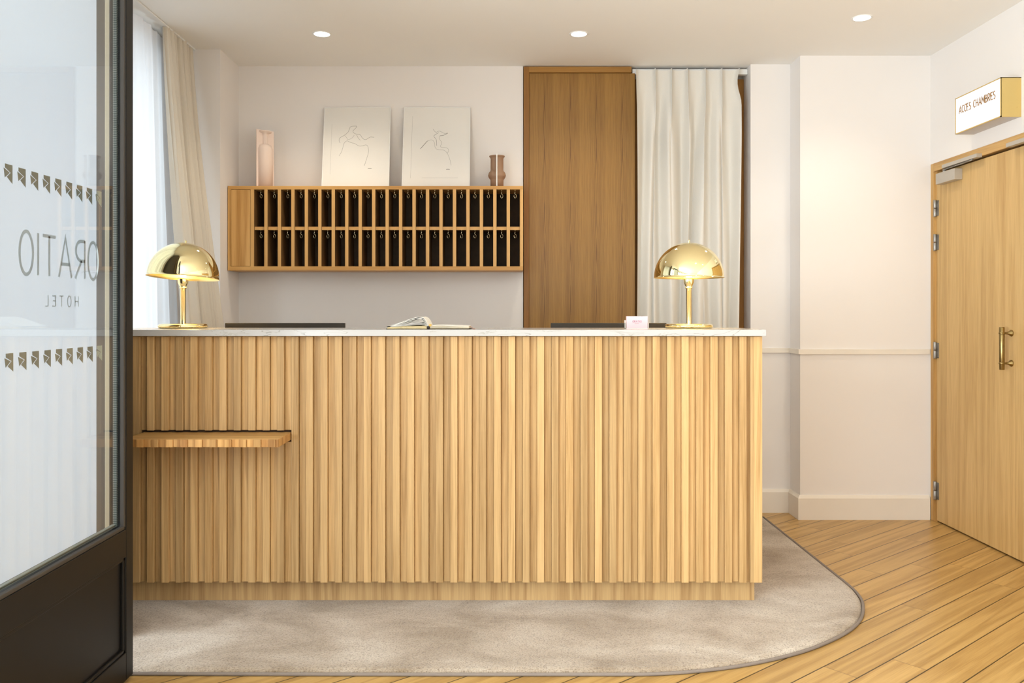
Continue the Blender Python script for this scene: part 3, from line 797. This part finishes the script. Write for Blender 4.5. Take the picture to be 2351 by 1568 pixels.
A2 = [([Z2(*p) for p in [(243, 463), (270, 430), (300, 395)]], .0022, 1),
      ([Z2(*p) for p in [(300, 395), (335, 385), (358, 405), (365, 445), (385, 468), (440, 475), (468, 500), (490, 550), (504, 605)]], .001, 0),
      ([Z2(*p) for p in [(345, 290), (370, 318), (400, 308), (440, 328), (470, 325)]], .0012, 0),
      ([Z2(*p) for p in [(405, 350), (435, 345), (470, 327)]], .002, 1),
      ([Z2(*p) for p in [(395, 322), (355, 350), (375, 385), (380, 435)]], .0014, 1),
      ([Z2(*p) for p in [(405, 350), (400, 375), (422, 410), (412, 445), (465, 455), (480, 475), (468, 505)]], .001, 0),
      ([Z2(*p) for p in [(462, 640), (476, 638), (492, 640)]], .002, 1),
      ([Z2(*p) for p in [(170, 180), (166, 715)]], .0006, 0), ([Z2(*p) for p in [(260, 712), (560, 712)]], .0006, 0)]
art(-1.0530, -.6654, 'white framed line drawing of a flowing figure, the left of the two leaning prints', A1, math.radians(-.6))
art(-.593, -.204, 'white framed line drawing with darker strokes, leaning beside the brown vase', A2, 0)

# ------------------------------------------------------------------ wooden sliding door, its frame, doorway curtain
SDY = 4.99
sd = thing('sliding_door', (.44, SDY, 0), 'tall oak veneer sliding panel with its frame, between the key cabinet and the cream curtain', 'sliding door')
def XS(p, d=SDY): return (p-VX)*d/F
MB().box(XS(1202.5, 4.975), XS(1214.5), 4.975, 5.13, 0, 2.605, .001).build('door_jamb', M['veneer_f'], sd)
fr = MB().box(XS(1214.6), XS(1450, 4.975), 4.975, 5.13, H+(VY-168)*SDY/F+.001, 2.605, .001)
fr.build('door_header', wood('oak_header_dark', srgb(122, 82, 32), srgb(168, 122, 58), axis='X', fine=1, rings=.4, ra=.25), sd)
MB().box(XS(1214.8), XS(1458), SDY+.002, SDY+.035, .01, H+(VY-168)*SDY/F, .0008).build('door_panel', M['veneer'], sd)
bkp = MB().box(XS(1458)-.02, 1.428, 5.085, 5.125, 0, 2.56)
struct(bkp.build('door_2', M['veneer_f']))
ctk = MB().box(.748, 1.427, 5.0, 5.03, 2.566, 2.596, .001).build('curtain_rail', M['white'])
ctk['label'] = 'white metal rail under the ceiling holding the pleated cream curtain'; ctk['category'] = 'curtain rail'
br = MB()
pins = [1459, 1503.5, 1541, 1577, 1618, 1656, 1696]
px_ = [(p-VX)*4.97/F for p in pins]
def cur(u, v):
    s = u*(len(px_)-1); i = min(int(s), len(px_)-2); fr_ = s-i
    x = px_[i]*(1-fr_)+px_[i+1]*fr_
    d = min(fr_, 1-fr_)                       # 0 at a pleat
    z = 2.588-v*2.555
    hv = max(0, 1-v*2.54/.16)                 # header zone
    top = .040*math.exp(-d/.06)
    low = .032*math.cos(2*PI*s*1.0+.9*math.sin(1.3*v*3+i*1.7)+1.4*v)+.012*math.sin(2*PI*s*.5+2*v+1)+.006*math.sin(2*PI*s*1.7+3*v)
    k = min(1, max(0, (v*2.54-.05)/.35))
    dep = top*(1-k)*1.0+(.010+low)*k+(.014*math.exp(-d/.10))*(1-abs(2*k-1))
    xs = x+.010*math.sin(s*2.4+v*4)*k - (.016*math.sin(min(1, v*2.54/.18)*PI)*max(0, u-.85)/.15)
    return (xs, 4.985-dep, z-.004*math.sin(d*PI)*hv)
o = MB().grid(cur, 240, 80).build('pleated_curtain', M['drape2'])
o['label'] = 'cream pinch pleated curtain covering the doorway right of the oak panel'; o['category'] = 'curtain'

# ------------------------------------------------------------------ lit sign
sg = thing('exit_sign_box'.replace('exit_', ''), (2.395, 4.14, 2.073), 'backlit white and gold box sign reading ACCES CHAMBRES above the oak door', 'sign')
sx, sy0, sy1, sz0, sz1 = 2.30, 3.941, 4.338, 2.073, 2.257
g = MB().box(sx+.002, 2.3945, sy0, sy0+.003, sz0, sz1).box(sx+.002, 2.3945, sy1-.003, sy1, sz0, sz1).box(sx+.002, 2.3945, sy0, sy1, sz1-.003, sz1)
for a in ((sy0, sy0+.005, sz0, sz1), (sy1-.005, sy1, sz0, sz1), (sy0, sy1, sz1-.005, sz1), (sy0, sy1, sz0, sz0+.005)):
    g.box(sx-.001, sx+.004, a[0], a[1], a[2], a[3])
g.lathe([(0, 0), (.002, 0), (.002, -.001), (0, -.001)], (2.375, sy0, sz0+.045), 10, axis='Y')
g.build('sign_casing', M['gold'], sg)
MB().box(sx+.003, 2.392, sy0+.003, sy1-.003, sz0, sz0+.003).build('sign_underside', simple('sign_grey', srgb(206, 200, 196), .6), sg)
face = MB().box(sx, sx+.003, sy0+.005, sy1-.005, sz0+.005, sz1-.005).build('sign_face', M['sign_face'], sg)
def signfn(u, v, h): return (sx-.0006-h*3, -u, v)
t_ = MB(); write(t_, 'ACCES CHAMBRES', signfn, -4.302, -3.985, sz0+.097, .036, .0044, gap=.13)
t_.build('sign_lettering', M['gold_ink'], face)

# ------------------------------------------------------------------ ceiling downlights
dl = thing('ceiling_downlight', (-.9517, 4.408, CE), '', 'ceiling light', 'recessed ceiling downlights')
x, y, z = dl.location
MB().lathe([(.040, -.0015), (.046, -.004), (.049, -.003), (.050, 0)], (x, y, z), 40).build('trim_ring', M['white'], dl)
MB().lathe([(0, -.002), (.040, -.002), (.041, 0)], (x, y, z), 40).build('lens', M['led'], dl)
l = bpy.data.lights.new('downlight_beam', 'SPOT'); l.energy = 23; l.color = (1, .89, .72); l.spot_size = math.radians(125); l.spot_blend = 1; l.shadow_soft_size = .05
lo = bpy.data.objects.new('downlight_beam', l); C.objects.link(lo); lo.parent = dl; lo.location = (0, 0, -.02)
spots = [(.382, 4.408, 'recessed round ceiling downlight above the oak sliding panel'), (1.75, 4.166, 'recessed round ceiling downlight nearest the right wall'),
         (1.15, 2.2, 'recessed round ceiling downlight in front of the counter, out of the picture'), (1.95, 2.2, 'recessed round ceiling downlight in front of the oak door, out of the picture'),
         (.9, .2, 'recessed round ceiling downlight overhead of the viewer, out of the picture'), (1.7, .2, 'recessed round ceiling downlight to the right of the viewer, out of the picture'),
         (.38, -1.8, 'recessed round ceiling downlight nearest the added rear window, out of the picture')]
dl['label'] = 'recessed round ceiling downlight above the white framed prints'
for sx_, sy_, lab in spots:
    c_ = copy_tree(dl); c_.location = (sx_, sy_, CE); c_['label'] = lab
# the rows further forward are dimmed to hold down the light on the counter
lf = bpy.data.lights['downlight_beam'].copy(); lf.energy = 18
for c_ in C.objects:
    if c_.type == 'LIGHT' and c_.name.startswith('downlight_beam') and c_.parent.location.y < 3: c_.data = lf
